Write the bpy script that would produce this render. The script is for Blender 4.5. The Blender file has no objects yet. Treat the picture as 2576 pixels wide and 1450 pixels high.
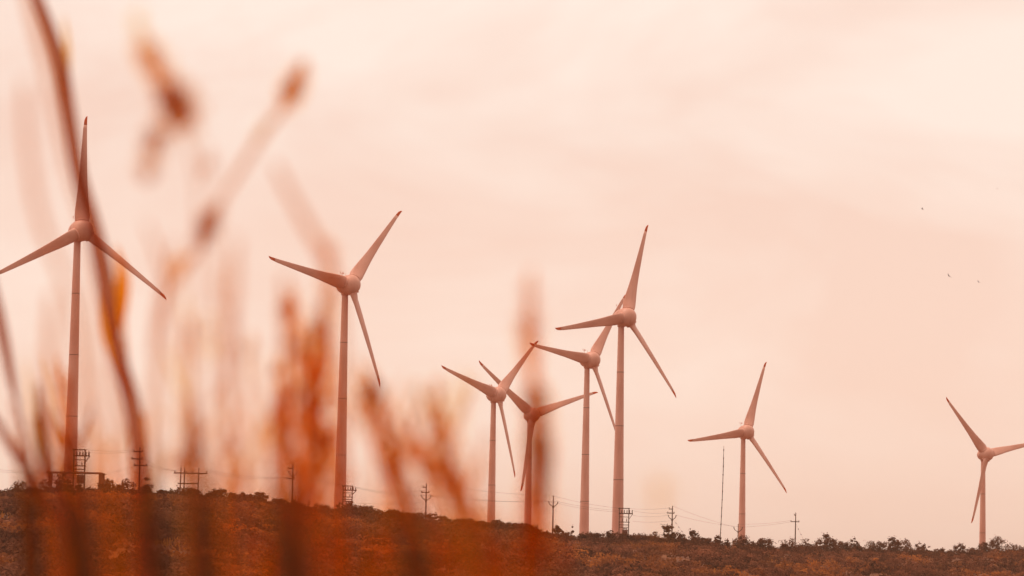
import bpy, math, random
import numpy as np
from math import sin, cos, radians, pi, atan, atan2, sqrt
from mathutils import Vector, Matrix

random.seed(7)
rng = np.random.default_rng(11)
SC = bpy.context.scene
COL = SC.collection

# ------------------------------------------------------------------ camera
FPX, CX, CY = 9660.0, 1288.0, 725.0          # a 135 mm lens; the photo measured on a 2576 x 1450 grid
CAMZ = 1.2
TH, RHO = atan((1600 - 725) / FPX), radians(1.15)
FW = np.array([0, cos(TH), sin(TH)])
U0 = np.array([0, -sin(TH), cos(TH)])
R0 = np.array([1.0, 0, 0])
RC = R0 * cos(RHO) + U0 * sin(RHO)
UC = U0 * cos(RHO) - R0 * sin(RHO)
CAMP = np.array([0, 0, CAMZ])

def at(px, py, D):
    return CAMP + D * (FW + RC * (px - CX) / FPX + UC * (CY - py) / FPX)

cam_d = bpy.data.cameras.new('camera')
cam = bpy.data.objects.new('camera', cam_d)
COL.objects.link(cam)
cam.matrix_world = Matrix(((RC[0], UC[0], -FW[0], 0), (RC[1], UC[1], -FW[1], 0),
                           (RC[2], UC[2], -FW[2], CAMZ), (0, 0, 0, 1)))
cam_d.lens, cam_d.sensor_width = 135, 36
cam_d.clip_start, cam_d.clip_end = 0.2, 30000
cam_d.dof.use_dof = True
cam_d.dof.focus_distance = 850
cam_d.dof.aperture_fstop = 6.7
SC.camera = cam
SC.view_settings.view_transform = 'Standard'
SC.view_settings.look = 'None'
SC.view_settings.exposure = 0.0
SC.view_settings.gamma = 1.0
SC.cycles.max_bounces = 6
SC.cycles.transparent_max_bounces = 8

# ------------------------------------------------------------------ sky and sun
SUN_DIR = Vector((-0.30, 0.03, 0.93)).normalized()     # towards the sun behind the cloud
w = bpy.data.worlds.new('World')
SC.world = w
w.use_nodes = True
nt = w.node_tree
nt.nodes.clear()
def N(tree, kind, **kw):
    n = tree.nodes.new(kind)
    for k, v in kw.items():
        setattr(n, k, v)
    return n
out = N(nt, 'ShaderNodeOutputWorld')
sky = N(nt, 'ShaderNodeTexSky', sky_type='NISHITA', sun_disc=False)
sky.sun_elevation = math.asin(SUN_DIR.z)
sky.sun_rotation = atan2(SUN_DIR.x, SUN_DIR.y)
bg1 = N(nt, 'ShaderNodeBackground'); bg1.inputs['Strength'].default_value = 0.1
nt.links.new(sky.outputs[0], bg1.inputs['Color'])
tc = N(nt, 'ShaderNodeTexCoord')
mp = N(nt, 'ShaderNodeMapping'); mp.inputs['Scale'].default_value = (7, 7, 15)
mp.inputs['Location'].default_value = (5.1, 3.2, 0.2)
nt.links.new(tc.outputs['Generated'], mp.inputs['Vector'])
no = N(nt, 'ShaderNodeTexNoise'); no.inputs['Scale'].default_value = 1.0
no.inputs['Detail'].default_value = 4; no.inputs['Roughness'].default_value = 0.58
no.inputs['Distortion'].default_value = 0.5
nt.links.new(mp.outputs[0], no.inputs['Vector'])
rp = N(nt, 'ShaderNodeValToRGB')
rp.color_ramp.elements[0].position = 0.37; rp.color_ramp.elements[0].color = (1.0, 0.725, 0.60, 1)
rp.color_ramp.elements[1].position = 0.62; rp.color_ramp.elements[1].color = (1.08, 0.90, 0.785, 1)
nt.links.new(no.outputs['Fac'], rp.inputs['Fac'])
# the overcast is brighter on the side the wind farm stands on
sx = N(nt, 'ShaderNodeSeparateXYZ'); nt.links.new(tc.outputs['Generated'], sx.inputs[0])
mr = N(nt, 'ShaderNodeMapRange'); nt.links.new(sx.outputs['Y'], mr.inputs['Value'])
mr.inputs['From Min'].default_value = -0.8; mr.inputs['From Max'].default_value = 0.9
mr.inputs['To Min'].default_value = 0.62; mr.inputs['To Max'].default_value = 1.03
bg2 = N(nt, 'ShaderNodeBackground')
hz = N(nt, 'ShaderNodeMapRange'); nt.links.new(sx.outputs['Z'], hz.inputs['Value'])
hz.inputs['From Min'].default_value = 0.015; hz.inputs['From Max'].default_value = 0.13
hz.inputs['To Min'].default_value = 0.75; hz.inputs['To Max'].default_value = 0.0
hm = N(nt, 'ShaderNodeMix', data_type='RGBA'); nt.links.new(hz.outputs[0], hm.inputs['Factor'])
nt.links.new(rp.outputs[0], hm.inputs['A']); hm.inputs['B'].default_value = (1.17, 0.845, 0.675, 1)
nt.links.new(hm.outputs['Result'], bg2.inputs['Color']); nt.links.new(mr.outputs[0], bg2.inputs['Strength'])
mx = N(nt, 'ShaderNodeMixShader'); mx.inputs[0].default_value = 0.96
nt.links.new(bg1.outputs[0], mx.inputs[1]); nt.links.new(bg2.outputs[0], mx.inputs[2])
nt.links.new(mx.outputs[0], out.inputs['Surface'])

sd = bpy.data.lights.new('sun', 'SUN')
sd.energy = 1.7; sd.angle = radians(20); sd.color = (1.0, 0.80, 0.66)
so = bpy.data.objects.new('sun', sd); COL.objects.link(so)
so.rotation_euler = SUN_DIR.to_track_quat('Z', 'Y').to_euler()
so.location = (0, 0, 300)

# ------------------------------------------------------------------ materials
def principled(name, col, rough=0.6, var=0.15, scale=2.0, spec=0.3, coord='Object', stretch=(1, 1, 1), second=None, lo=.35, hi=.65):
    m = bpy.data.materials.new(name); m.use_nodes = True
    t = m.node_tree; b = t.nodes['Principled BSDF']
    b.inputs['Roughness'].default_value = rough
    b.inputs['Specular IOR Level'].default_value = spec
    tc = N(t, 'ShaderNodeTexCoord'); mp = N(t, 'ShaderNodeMapping'); mp.inputs['Scale'].default_value = stretch
    t.links.new(tc.outputs[coord], mp.inputs[0])
    n = N(t, 'ShaderNodeTexNoise'); n.inputs['Scale'].default_value = scale; n.inputs['Detail'].default_value = 5
    t.links.new(mp.outputs[0], n.inputs['Vector'])
    r = N(t, 'ShaderNodeValToRGB')
    c2 = second or tuple(min(1, c * (1 + var)) for c in col)
    c1 = col if second else tuple(c * (1 - var) for c in col)
    r.color_ramp.elements[0].position = lo; r.color_ramp.elements[0].color = (*c1, 1)
    r.color_ramp.elements[1].position = hi; r.color_ramp.elements[1].color = (*c2, 1)
    t.links.new(n.outputs['Fac'], r.inputs[0]); t.links.new(r.outputs[0], b.inputs['Base Color'])
    return m

def leafy(name, c1, c2, c3=None, trans=0.35, scale=0.4, sheer=0.0, tint=None):
    """foliage: colour varies leaf by leaf and patch by patch, part of the light passes through"""
    m = bpy.data.materials.new(name); m.use_nodes = True
    t = m.node_tree; t.nodes.clear()
    o = N(t, 'ShaderNodeOutputMaterial')
    g = N(t, 'ShaderNodeNewGeometry')
    r = N(t, 'ShaderNodeValToRGB')
    r.color_ramp.elements[0].color = (*c1, 1); r.color_ramp.elements[1].color = (*c2, 1)
    t.links.new(g.outputs['Random Per Island'], r.inputs[0])
    if name == 'scrub_leaves':                       # each bush has a tone of its own, its leaves vary a little round it
        an = N(t, 'ShaderNodeAttribute', attribute_name='tone'); ml = N(t, 'ShaderNodeMath', operation='MULTIPLY_ADD')
        t.links.new(g.outputs['Random Per Island'], ml.inputs[0]); ml.inputs[1].default_value = .35; t.links.new(an.outputs['Fac'], ml.inputs[2])
        m2 = N(t, 'ShaderNodeMath', operation='MULTIPLY'); m2.inputs[1].default_value = .74
        t.links.new(ml.outputs[0], m2.inputs[0]); t.links.new(m2.outputs[0], r.inputs[0])
    col = r.outputs[0]
    if c3:
        tc = N(t, 'ShaderNodeTexCoord'); mp = N(t, 'ShaderNodeMapping'); mp.inputs['Scale'].default_value = (1, .35, 2)
        t.links.new(tc.outputs['Object'], mp.inputs[0])
        n = N(t, 'ShaderNodeTexNoise'); n.inputs['Scale'].default_value = scale; n.inputs['Detail'].default_value = 4
        t.links.new(mp.outputs[0], n.inputs['Vector'])
        q = N(t, 'ShaderNodeValToRGB'); q.color_ramp.elements[0].position = .53; q.color_ramp.elements[1].position = .66
        t.links.new(n.outputs['Fac'], q.inputs[0])
        k = N(t, 'ShaderNodeMix', data_type='RGBA')
        t.links.new(q.outputs[0], k.inputs['Factor']); t.links.new(col, k.inputs['A'])
        k.inputs['B'].default_value = (*c3, 1); col = k.outputs['Result']
    d = N(t, 'ShaderNodeBsdfDiffuse'); tr = N(t, 'ShaderNodeBsdfTranslucent'); x = N(t, 'ShaderNodeMixShader')
    x.inputs[0].default_value = trans
    t.links.new(col, d.inputs[0]); t.links.new(col, tr.inputs[0])
    t.links.new(d.outputs[0], x.inputs[1]); t.links.new(tr.outputs[0], x.inputs[2])
    if sheer:                                        # thin dry membrane: some light comes straight through, tinted
        tp = N(t, 'ShaderNodeBsdfTransparent'); tp.inputs[0].default_value = (*tint, 1)
        y = N(t, 'ShaderNodeMixShader'); y.inputs[0].default_value = sheer
        t.links.new(x.outputs[0], y.inputs[1]); t.links.new(tp.outputs[0], y.inputs[2]); x = y
    t.links.new(x.outputs[0], o.inputs[0])
    return m

M = {}
M['paint'] = principled('turbine_paint', (0.77, 0.365, 0.268), 0.45, scale=0.5, stretch=(1, 1, .25), second=(0.90, 0.48, 0.37))
M['red'] = principled('tip_paint', (0.72, 0.11, 0.018), 0.5, scale=1.5)
M['seam'] = principled('flange_steel', (0.22, 0.10, 0.08), 0.6)
M['steel'] = principled('pole_steel', (0.13, 0.055, 0.035), 0.6, var=.3)
M['insul'] = principled('insulator_clay', (0.16, 0.06, 0.04), 0.35, var=.3)
M['tank'] = principled('transformer_tank', (0.30, 0.13, 0.09), 0.55, var=.25)
M['wire'] = principled('wire_metal', (0.14, 0.06, 0.045), 0.6)
M['concrete'] = principled('shelter_concrete', (0.26, 0.11, 0.075), 0.85, var=.25, scale=1.5)
M['bark'] = principled('bark', (0.10, 0.042, 0.025), 0.9, var=.4, scale=8)
M['feather'] = principled('feather', (0.10, 0.035, 0.02), 0.8, scale=20)
M['ground'] = principled('scrub_ground', (0.15, 0.052, 0.022), 0.95, scale=.12, stretch=(1, .35, 1), second=(0.30, 0.11, 0.045), lo=.42, hi=.7)
M['leafA'] = leafy('tree_leaves', (0.11, 0.040, 0.022), (0.24, 0.085, 0.04), trans=.3)
M['scrub'] = leafy('scrub_leaves', (0.07, 0.025, 0.014), (0.37, 0.137, 0.072), (0.52, 0.175, 0.042), trans=.3, scale=.055)
M['drygrass'] = leafy('dry_grass_blades', (0.42, 0.14, 0.03), (0.60, 0.24, 0.06), trans=.4)
def grassmat(name, c, trans=.5, sheer=0.0, tint=(1, .6, .4)):
    return leafy(name, tuple(v * .75 for v in c), tuple(min(.97, v * 1.2) for v in c), trans=trans, sheer=sheer, tint=tint)
M['g_umber'] = grassmat('umber_blade', (0.18, 0.068, 0.026), .2, .3, (.6, .4, .25))
M['g_dark'] = grassmat('dark_stalk', (0.46, 0.17, 0.10), .3, .78, (.72, .43, .32))
M['g_mauve'] = grassmat('pale_stalk', (0.75, 0.35, 0.19), .5, .86, (.93, .68, .52))
M['g_orange'] = grassmat('orange_blade', (0.90, 0.38, 0.03), .5, .85, (.99, .60, .13))
M['g_ochre'] = grassmat('ochre_blade', (0.88, 0.50, 0.12), .5, .86, (.98, .75, .36))
M['g_rust'] = grassmat('rust_plume', (0.70, 0.24, 0.04), .45, .79, (.88, .50, .20))

# ------------------------------------------------------------------ mesh helpers
def obj(name, v, f, mat, parent=None, smooth=False):
    me = bpy.data.meshes.new(name)
    if isinstance(f, np.ndarray):
        v = np.asarray(v, np.float32); n = len(f); k = f.shape[1]
        me.vertices.add(len(v)); me.vertices.foreach_set('co', v.ravel())
        me.loops.add(n * k); me.loops.foreach_set('vertex_index', f.astype(np.int32).ravel())
        me.polygons.add(n); me.polygons.foreach_set('loop_start', np.arange(0, n * k, k, dtype=np.int32))
        me.update(calc_edges=True)
    else:
        me.from_pydata([tuple(map(float, p)) for p in v], [], f)
    me.materials.append(mat)
    if smooth:
        me.polygons.foreach_set('use_smooth', [True] * len(me.polygons))
    o = bpy.data.objects.new(name, me); COL.objects.link(o)
    if parent is not None:
        o.parent = parent
    return o

class MB:
    def __init__(s): s.v = []; s.f = []
    def add(s, v, f):
        b = len(s.v); s.v += [tuple(p) for p in v]; s.f += [tuple(i + b for i in q) for q in f]
    def rings(s, rings, cap=True):
        n = len(rings[0]); v = [p for r in rings for p in r]; f = []
        for i in range(len(rings) - 1):
            for j in range(n):
                f.append((i*n+j, i*n+(j+1) % n, (i+1)*n+(j+1) % n, (i+1)*n+j))
        if cap:
            f.append(tuple(range(n))[::-1]); f.append(tuple((len(rings)-1)*n + j for j in range(n)))
        s.add(v, f)
    def tube(s, pts, rad, n=6, flat=1.0):
        pts = [np.array(p, float) for p in pts]
        if np.isscalar(rad): rad = [rad] * len(pts)
        rr = []
        up = np.array([0.13, 0.99, 0.05])
        for i, p in enumerate(pts):
            d = pts[min(i+1, len(pts)-1)] - pts[max(i-1, 0)]
            d = d / (np.linalg.norm(d) + 1e-9)
            a = np.cross(d, up); la = np.linalg.norm(a)
            if la < 1e-3: a = np.cross(d, [1, 0, 0]); la = np.linalg.norm(a)
            a /= la; b = np.cross(d, a)
            rr.append([p + rad[i]*(a*cos(2*pi*k/n) + b*flat*sin(2*pi*k/n)) for k in range(n)])
        s.rings(rr)
    def box(s, c, d, R=None):
        v = []
        for sx in (-.5, .5):
            for sy in (-.5, .5):
                for sz in (-.5, .5):
                    q = np.array([sx*d[0], sy*d[1], sz*d[2]])
                    if R is not None: q = R @ q
                    v.append(np.array(c) + q)
        s.add(v, [(0,1,3,2), (4,6,7,5), (0,4,5,1), (2,3,7,6), (0,2,6,4), (1,5,7,3)])
    def build(s, name, mat, parent=None, smooth=False):
        return obj(name, s.v, s.f, mat, parent, smooth)

def tag(o, label, cat, group=None):
    o['label'] = label; o['category'] = cat
    if group: o['group'] = group
    return o
def empty(name, loc, label, cat, group=None):
    o = bpy.data.objects.new(name, None); COL.objects.link(o)
    o.location = tuple(loc); o.empty_display_size = .5
    return tag(o, label, cat, group)

# ------------------------------------------------------------------ terrain
RIDGE = [(-500,1275,600),(0,1248,620),(200,1245,640),(400,1249,660),(510,1257,675),(650,1267,695),(760,1291,715),(850,1299,735),
         (940,1304,745),(1010,1319,752),(1130,1327,765),(1250,1335,775),(1390,1358,790),(1517,1369,800),(1600,1370,808),
         (1700,1376,830),(1840,1386,870),(1940,1391,900),(2050,1391,930),(2187,1394,955),(2347,1402,980),(2460,1400,1000),
         (2576,1397,1020),(3100,1410,1050)]
_p = np.array([at(*r) for r in RIDGE])
_xs = np.linspace(_p[0,0]/_p[0,1], _p[-1,0]/_p[-1,1], 600)
_zr = np.interp(_xs, _p[:,0]/_p[:,1], _p[:,2])
_dr = np.interp(_xs, _p[:,0]/_p[:,1], _p[:,1])
_k = np.hanning(11); _k /= _k.sum()
_zr = np.convolve(np.pad(_zr, 5, 'edge'), _k, 'valid')
_dr = np.convolve(np.pad(_dr, 5, 'edge'), _k, 'valid')
def terrain(x, y):
    x = np.asarray(x, float); y = np.asarray(y, float)
    a = np.clip(x / np.maximum(y, 1.0), _xs[0], _xs[-1])
    zr = np.interp(a, _xs, _zr); dr = np.interp(a, _xs, _dr)
    d0 = 0.42 * dr
    t = np.clip((y - d0) / (dr - d0), 0, 1)
    z = zr * t ** 1.25
    und = (np.sin(x*.11 + y*.013) + np.sin(x*.047 - y*.021 + 1.3) + .7*np.sin(x*.23 + y*.05 + .4)) * .28
    z = z + und * np.clip(t*5, 0, 1) * np.clip((1-t)*9, 0, 1)
    far = np.clip((y - 1500) / 3000, 0, 1)
    return z * (1 - .8*far) - .008 * np.clip(y - dr, 0, 300) * (y < 4000)
def T(x, y): return float(terrain(x, y))
def ridge_d(px):
    return float(np.interp(px, [r[0] for r in RIDGE], [r[2] for r in RIDGE]))
def grow(a, b, s0, g):
    o = []; c = a; s = s0
    while c < b: o.append(c); c += s; s *= g
    return o + [b]
xs = grow(0, 190, 2.6, 1.0)[:-1] + grow(190, 3000, 5, 1.25)
xs = np.array(sorted(set([-v for v in xs] + xs)))
ys = np.array(sorted(set([-v for v in grow(20, 600, 20, 1.5)] + grow(-10, 250, 12, 1.0) + grow(255, 1120, 4, 1.0) + grow(1130, 6000, 8, 1.2))))
X, Y = np.meshgrid(xs, ys)
Z = terrain(X, Y)
nx, ny = len(xs), len(ys)
idx = np.arange(nx*ny).reshape(ny, nx)
F = np.stack([idx[:-1,:-1], idx[:-1,1:], idx[1:,1:], idx[1:,:-1]], -1).reshape(-1, 4)
g = obj('ground', np.stack([X, Y, Z], -1).reshape(-1, 3), F, M['ground'], smooth=True)
g['kind'] = 'structure'

# ------------------------------------------------------------------ wind turbines
RB = 22.0
TILT = radians(4)
def blade_rings(r0, r1, n):
    st_r = [1.6, 2.0, 2.6, 4.0, 7.0, 11.5, 16, 19.5, 21.2, 21.8, 22.0]
    st_c = [1.9, 2.0, 2.15, 2.05, 1.72, 1.32, .95, .70, .52, .30, .10]
    st_t = [1.5, 1.4, 1.15, .72, .42, .27, .18, .12, .09, .06, .03]
    st_b = [32, 32, 31, 28, 21, 15, 11, 8, 7, 7, 7]
    st_l = [.90, .95, 1.0, .93, .76, .60, .48, .42, .42, .44, .46]     # leading edge
    rr = sorted(set([round(v, 3) for v in np.linspace(r0, r1, n)] + [v for v in st_r if r0 < v < r1]))
    res = []
    for r in rr:
        c = np.interp(r, st_r, st_c); th = np.interp(r, st_r, st_t); b = radians(np.interp(r, st_r, st_b)); le = np.interp(r, st_r, st_l)
        ring = []
        for k in range(18):
            q = 2*pi*k/18
            u = (1 + cos(q)) / 2                                        # 1 = leading edge
            prof = sin(q) * (0.55 + .45*u if r > 3 else 1)
            xx = (1.14 + .20*max(0, min(1, (9 - r)/6)))*(le - c*(1-u)); yy = .5*th*prof
            # chord tips its leading edge towards the wind (-y)
            ring.append((xx*cos(b) + yy*sin(b), -xx*sin(b) + yy*cos(b), r))
        res.append(ring)
    return res
def mesh_of(mb, name, mat, smooth=True):
    o = mb.build(name, mat, None, smooth); me = o.data
    bpy.data.objects.remove(o); return me
def egg(s0, s1, n=20, m=28):
    rr = []
    for i in range(n+1):
        s = s0 + (s1-s0)*i/n
        L = 2.05 if s > 0 else 4.0
        r = 2.08 * sqrt(max(0.0006, 1 - (s/L)**2))
        rr.append([(r*cos(2*pi*k/m), s, r*sin(2*pi*k/m)) for k in range(m)])
    return rr
b = MB(); b.rings(blade_rings(1.6, 20.3, 22)); ME_BLADE = mesh_of(b, 'blade', M['paint'])
b = MB(); b.rings(blade_rings(20.3, 22.0, 8)); ME_TIP = mesh_of(b, 'red_tip', M['red'])
b = MB(); b.rings([[(1.22*cos(2*pi*k/20), 1.22*sin(2*pi*k/20), z) for k in range(20)] for z in (1.75, 1.98)]); ME_COLLAR = mesh_of(b, 'root_collar', M['paint'])
def spaced(a, c, n):
    return [a + (c-a)*(1-cos(pi*i/n))/2 for i in range(n+1)]
def egg2(ss, m=28):
    rr = []
    for s in ss:
        L = 2.05 if s > 0 else 4.0
        r = 2.08 * sqrt(max(0.0004, 1 - (s/L)**2))
        rr.append([(r*cos(2*pi*k/m), s, r*sin(2*pi*k/m)) for k in range(m)])
    return rr
b = MB(); b.rings(egg2([-.95] + [2.05*sin(pi/2*i/18) for i in range(-4, 19)])); ME_HUB = mesh_of(b, 'hub', M['paint'])
b = MB(); b.rings(egg2([-4.0*sin(pi/2*i/18) for i in range(18, 4, -1)] + [-1.0])); ME_NAC = mesh_of(b, 'nacelle', M['paint'])
b = MB(); b.tube([(0, -2.7, 1.4), (0, -2.7, 2.62)], .045); ME_SENS = mesh_of(b, 'sensor_post', M['paint'], False)
b = MB(); b.rings([[(x, -2.7 + .035*cos(q*pi/2 + .8), 2.62 + .035*sin(q*pi/2 + .8)) for q in range(4)] for x in (-.4, 0, .4)]); ME_SARM = mesh_of(b, 'sensor_arm', M['paint'], False)
b = MB(); b.tube([(-.38, -2.7, 2.62), (-.38, -2.7, 2.85), (-.38, -2.7, 2.87), (-.38, -2.7, 3.02)], [.035, .035, .14, .06], 8); ME_CUPS = mesh_of(b, 'anemometer', M['paint'], False)
b = MB(); b.rings([[(.38 + q*.02, y, z) for q, z in ((-1, 2.64), (1, 2.64), (1, h_), (-1, h_))] for y, h_ in ((-3.0, 3.0), (-2.7, 2.9), (-2.45, 2.75))]); ME_VANE = mesh_of(b, 'wind_vane', M['paint'], False)
b = MB(); b.tube([(0, -1.5, 1.85), (0, -1.5, 2.5)], .03); ME_ROD = mesh_of(b, 'lightning_rod', M['paint'], False)
def link(name, me, parent, mat4=None):
    o = bpy.data.objects.new(name, me); COL.objects.link(o); o.parent = parent
    if mat4 is not None: o.matrix_local = mat4
    return o
TURB = [ # hub px, py, distance, yaw, blade phase, label
 (207.3, 579.5, 724.0, 37.0, 1.9, 'largest pale wind turbine, one blade straight up, behind the dark reed at far left'),
 (882.3, 716.4, 790.5, 42.4, 39.7, 'tall pale wind turbine standing alone left of centre, orange grass plumes against its tower'),
 (1254.2, 993.1, 997.3, 46.8, 45.4, 'small wind turbine whose raised blade crosses the blade of the turbine just behind it'),
 (1340.1, 1043.7, 1071.8, 26.9, 69.8, 'small darkened wind turbine directly behind the tall orange plume, one blade hanging down its tower'),
 (1489.9, 905.5, 952.6, 44.3, 36.1, 'middle wind turbine partly hidden by the taller turbine just right of it'),
 (1577.3, 797.7, 827.8, 43.0, 18.5, 'tall pale wind turbine right of centre with a transformer frame at its foot'),
 (1879.5, 1086.4, 1098.1, 35.2, 19.9, 'small wind turbine beside the thin leaning mast, right of the centre cluster'),
 (2482.7, 1142.8, 1147.1, 31.4, 77.2, 'farthest small wind turbine at the right edge, one blade leaving the picture'),
]
def turbine(hx, hy, D, yaw, ph, label):
    H = at(hx, hy, D); psi = radians(yaw)
    n = np.array([sin(psi)*cos(TILT), -cos(psi)*cos(TILT), sin(TILT)])
    t = np.array([cos(psi), sin(psi), 0.0])
    u = np.cross(n, t)
    tp = H - n*1.75; base = np.array([tp[0], tp[1], T(tp[0], tp[1])])
    root = empty('wind_turbine', base, label, 'wind turbine', 'wind turbines along the hilltop')
    ht = H[2] - base[2] - 1.35
    mb = MB()
    def rad(z): return .64 + .70*((ht - z)/50.0)**1.08
    mb.rings([[(rad(z)*cos(2*pi*k/28), rad(z)*sin(2*pi*k/28), z) for k in range(28)] for z in np.linspace(-1.2, ht, 26)])
    tw = mb.build('tower', M['paint'], root, True)
    for k in range(1, 5):
        z = ht - 11.6*k + 1
        fb = MB(); r = rad(z) + .02
        fb.rings([[(r*cos(2*pi*j/28), r*sin(2*pi*j/28), zz) for j in range(28)] for zz in (z, z + .11)])
        fb.build('tower_flange', M['seam'], tw, True)
    cb = MB(); cb.rings([[((.86 if z > ht-.45 else .8)*cos(2*pi*j/24), .86*sin(2*pi*j/24), z) for j in range(24)] for z in (ht-.75, ht-.1)])
    cb.build('yaw_collar', M['paint'], root, True)
    rel = H - base
    # local frame: x = t, y = rotor axis pointing into the wind, z = up
    B = Matrix(((t[0], n[0], u[0], rel[0]), (t[1], n[1], u[1], rel[1]), (t[2], n[2], u[2], rel[2]), (0, 0, 0, 1)))
    na = link('nacelle', ME_NAC, root, B)
    for nm, me in (('sensor_post', ME_SENS), ('sensor_arm', ME_SARM), ('anemometer', ME_CUPS), ('wind_vane', ME_VANE), ('lightning_rod', ME_ROD)): link(nm, me, na)
    hb = link('hub', ME_HUB, root, B)
    for k in range(3):
        p = radians(ph) + k*2*pi/3
        e = t*sin(p) + u*cos(p); m_ = t*cos(p) - u*sin(p); y_ = -n
        BM = Matrix(((m_[0], y_[0], e[0], rel[0]), (m_[1], y_[1], e[1], rel[1]), (m_[2], y_[2], e[2], rel[2]), (0, 0, 0, 1)))
        bl = link('blade', ME_BLADE, root, BM)
        link('red_tip', ME_TIP, bl); link('root_collar', ME_COLLAR, bl)
    return H, base
TB = [turbine(*a) for a in TURB]

# ------------------------------------------------------------------ utility poles
LINE = np.array([1.0, 0.25, 0]); LINE /= np.linalg.norm(LINE)          # the arms face the camera three-quarter on
def insulator(mb, p, s=1.0):
    p = np.array(p)
    mb.tube([p, p + [0, 0, .10*s], p + [0, 0, .14*s], p + [0, 0, .26*s], p + [0, 0, .34*s]], [.05*s, .05*s, .12*s, .14*s, .05*s], 8)
def make_pole(px, pyt, pyb, label, arms, vee=None, D=None, hide=2.2, r=.13):
    """px, top and visible foot in the picture; arms = (drop m, left m, right m); returns wire points"""
    D = D or ridge_d(px) + 4
    foot = at(px, pyb, D); top = at(px + (pyb - pyt)*.02, pyt, D)
    gz = T(foot[0], foot[1]); base = np.array([foot[0], foot[1], min(gz, foot[2] - .3)])
    h = top[2] - base[2]; lean = (top - foot); lean = lean/lean[2]
    root = empty('utility_pole', base, label, 'utility pole', 'utility poles along the ridge')
    P = lambda z: np.array([lean[0]*z*.6, lean[1]*z, z])
    mb = MB(); mb.tube([P(0) - [0, 0, .5], P(h*.5), P(h - .3)], [r*1.25, r*1.05, r*.8], 10)
    mb.build('pole', M['steel'], root, True)
    wires = []
    ins = MB(); insulator(ins, P(h - .34), 1.0); wires.append(base + P(h))
    for dz, l, rr_ in arms:
        c = P(h - dz); ab = MB()
        a0, a1 = c - LINE*l, c + LINE*rr_
        mid = (a0 + a1)/2
        R = np.array([[LINE[0], -LINE[1], 0], [LINE[1], LINE[0], 0], [0, 0, 1]])
        ab.box(mid + [0, -.14, 0], (l + rr_, .12, .18), R)
        ab.build('cross_arm', M['steel'], root)
        for e, L in ((a0, l), (a1, rr_)):
            if L > .25:
                q = e + (c - e)*.12 + [0, -.12, .06]
                insulator(ins, q, .8); wires.append(base + q + [0, 0, .25])
    if vee:
        dz, half = vee
        c = P(h - dz); vb = MB()
        for s in (-1, 1):
            e1 = c + LINE*s*half*.85 + [0, 0, half*.62]; e2 = c + LINE*s*half + [0, 0, half*.95]
            vb.tube([c, e1, e2], .08, 6)
            insulator(ins, e2 - [0, 0, .05], .9); wires.append(base + e2 + [0, 0, .25])
        vb.build('vee_bracket', M['steel'], root)
        cl = MB(); cl.rings([[(c[0] + r*1.5*cos(2*pi*k/10), c[1] + r*1.5*sin(2*pi*k/10), c[2] + z) for k in range(10)] for z in (-.22, .08)])
        cl.build('pole_clamp', M['steel'], root)
    ins.build('insulator', M['insul'], root, True)
    return wires
W1 = make_pole(350.5, 1126, 1226, 'utility pole with three short stacked cross arms, beside the dark reed at left', [(.75, 1.15, .5), (2.0, 1.5, .45), (3.1, 1.0, 1.35)])
W3 = make_pole(735, 1166, 1274, 'utility pole with two arms and bracket on the slope, left of the second tall turbine', [(.95, .95, .1), (2.9, 1.2, .3)], (2.45, .8))
W4 = make_pole(1071, 1217, 1302, 'utility pole with cross arm above a vee bracket, between two turbines left of centre', [(.75, .75, .1), (1.75, 1.05, .65)], (3.4, .95))
W5 = make_pole(1390, 1248, 1356, 'slender utility pole with only a vee bracket, just right of the orange plume', [], (2.3, .95))
W6 = make_pole(1690, 1273, 1352, 'utility pole with cross arm and vee bracket, right of the tall turbine transformer frame', [(.72, .8, .1), (1.6, 1.2, .45)], (3.05, .85))
W7 = make_pole(1856, 1319, 1366, 'short utility pole with vee bracket touching the tower right of the leaning mast', [], (1.85, 1.0), r=.09)
W8 = make_pole(2000, 1290, 1374, 'utility pole shaped like a cross, alone between the two rightmost turbines', [(.62, .42, .05), (2.2, 1.3, .95)])
WS = make_pole(1723, 1346, 1371, 'tiny stub pole holding a guy wire in the bushes', [], None, r=.07)

# H-frame
def hframe():
    D = ridge_d(478) + 4
    A, B_, C_ = at(452, 1240, D), at(461.5, 1240, D), at(497, 1240, D)
    base = np.array([A[0], A[1], T(A[0], A[1]) - .3])
    root = empty('pole_frame', base, 'h-shaped frame of paired poles joined by two cross beams on the left hilltop', 'pole frame')
    z1, z2, zb = at(478, 1191, D)[2]-base[2], at(478, 1217, D)[2]-base[2], at(478, 1177, D)[2]-base[2]
    for q in (A, B_, C_):
        m = MB(); o = q - base; m.tube([(o[0], o[1], -.6), (o[0]+.12, o[1], zb)], [.13, .09], 8); m.build('pole', M['steel'], root, True)
    for z, p0, p1 in ((z1, 437, 522), (z2, 448, 500)):
        m = MB(); a, c = at(p0, 1200, D)-base, at(p1, 1200, D)-base
        m.box(((a[0]+c[0])/2, a[1]-.16, z), (c[0]-a[0], .12, .2)); m.build('cross_beam', M['steel'], root)
    m = MB()
    for p in (440, 468, 484, 519):
        a = at(p, 1200, D) - base; insulator(m, (a[0], a[1]-.16, z1+.1), .9)
    m.build('insulator', M['insul'], root, True)
    return [base + at(p, 1200, D)*[1, 1, 0] - base*[1, 1, 0] + [0, -.16, z1+.4] for p in (440, 519)], base
WH, _ = hframe()

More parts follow.
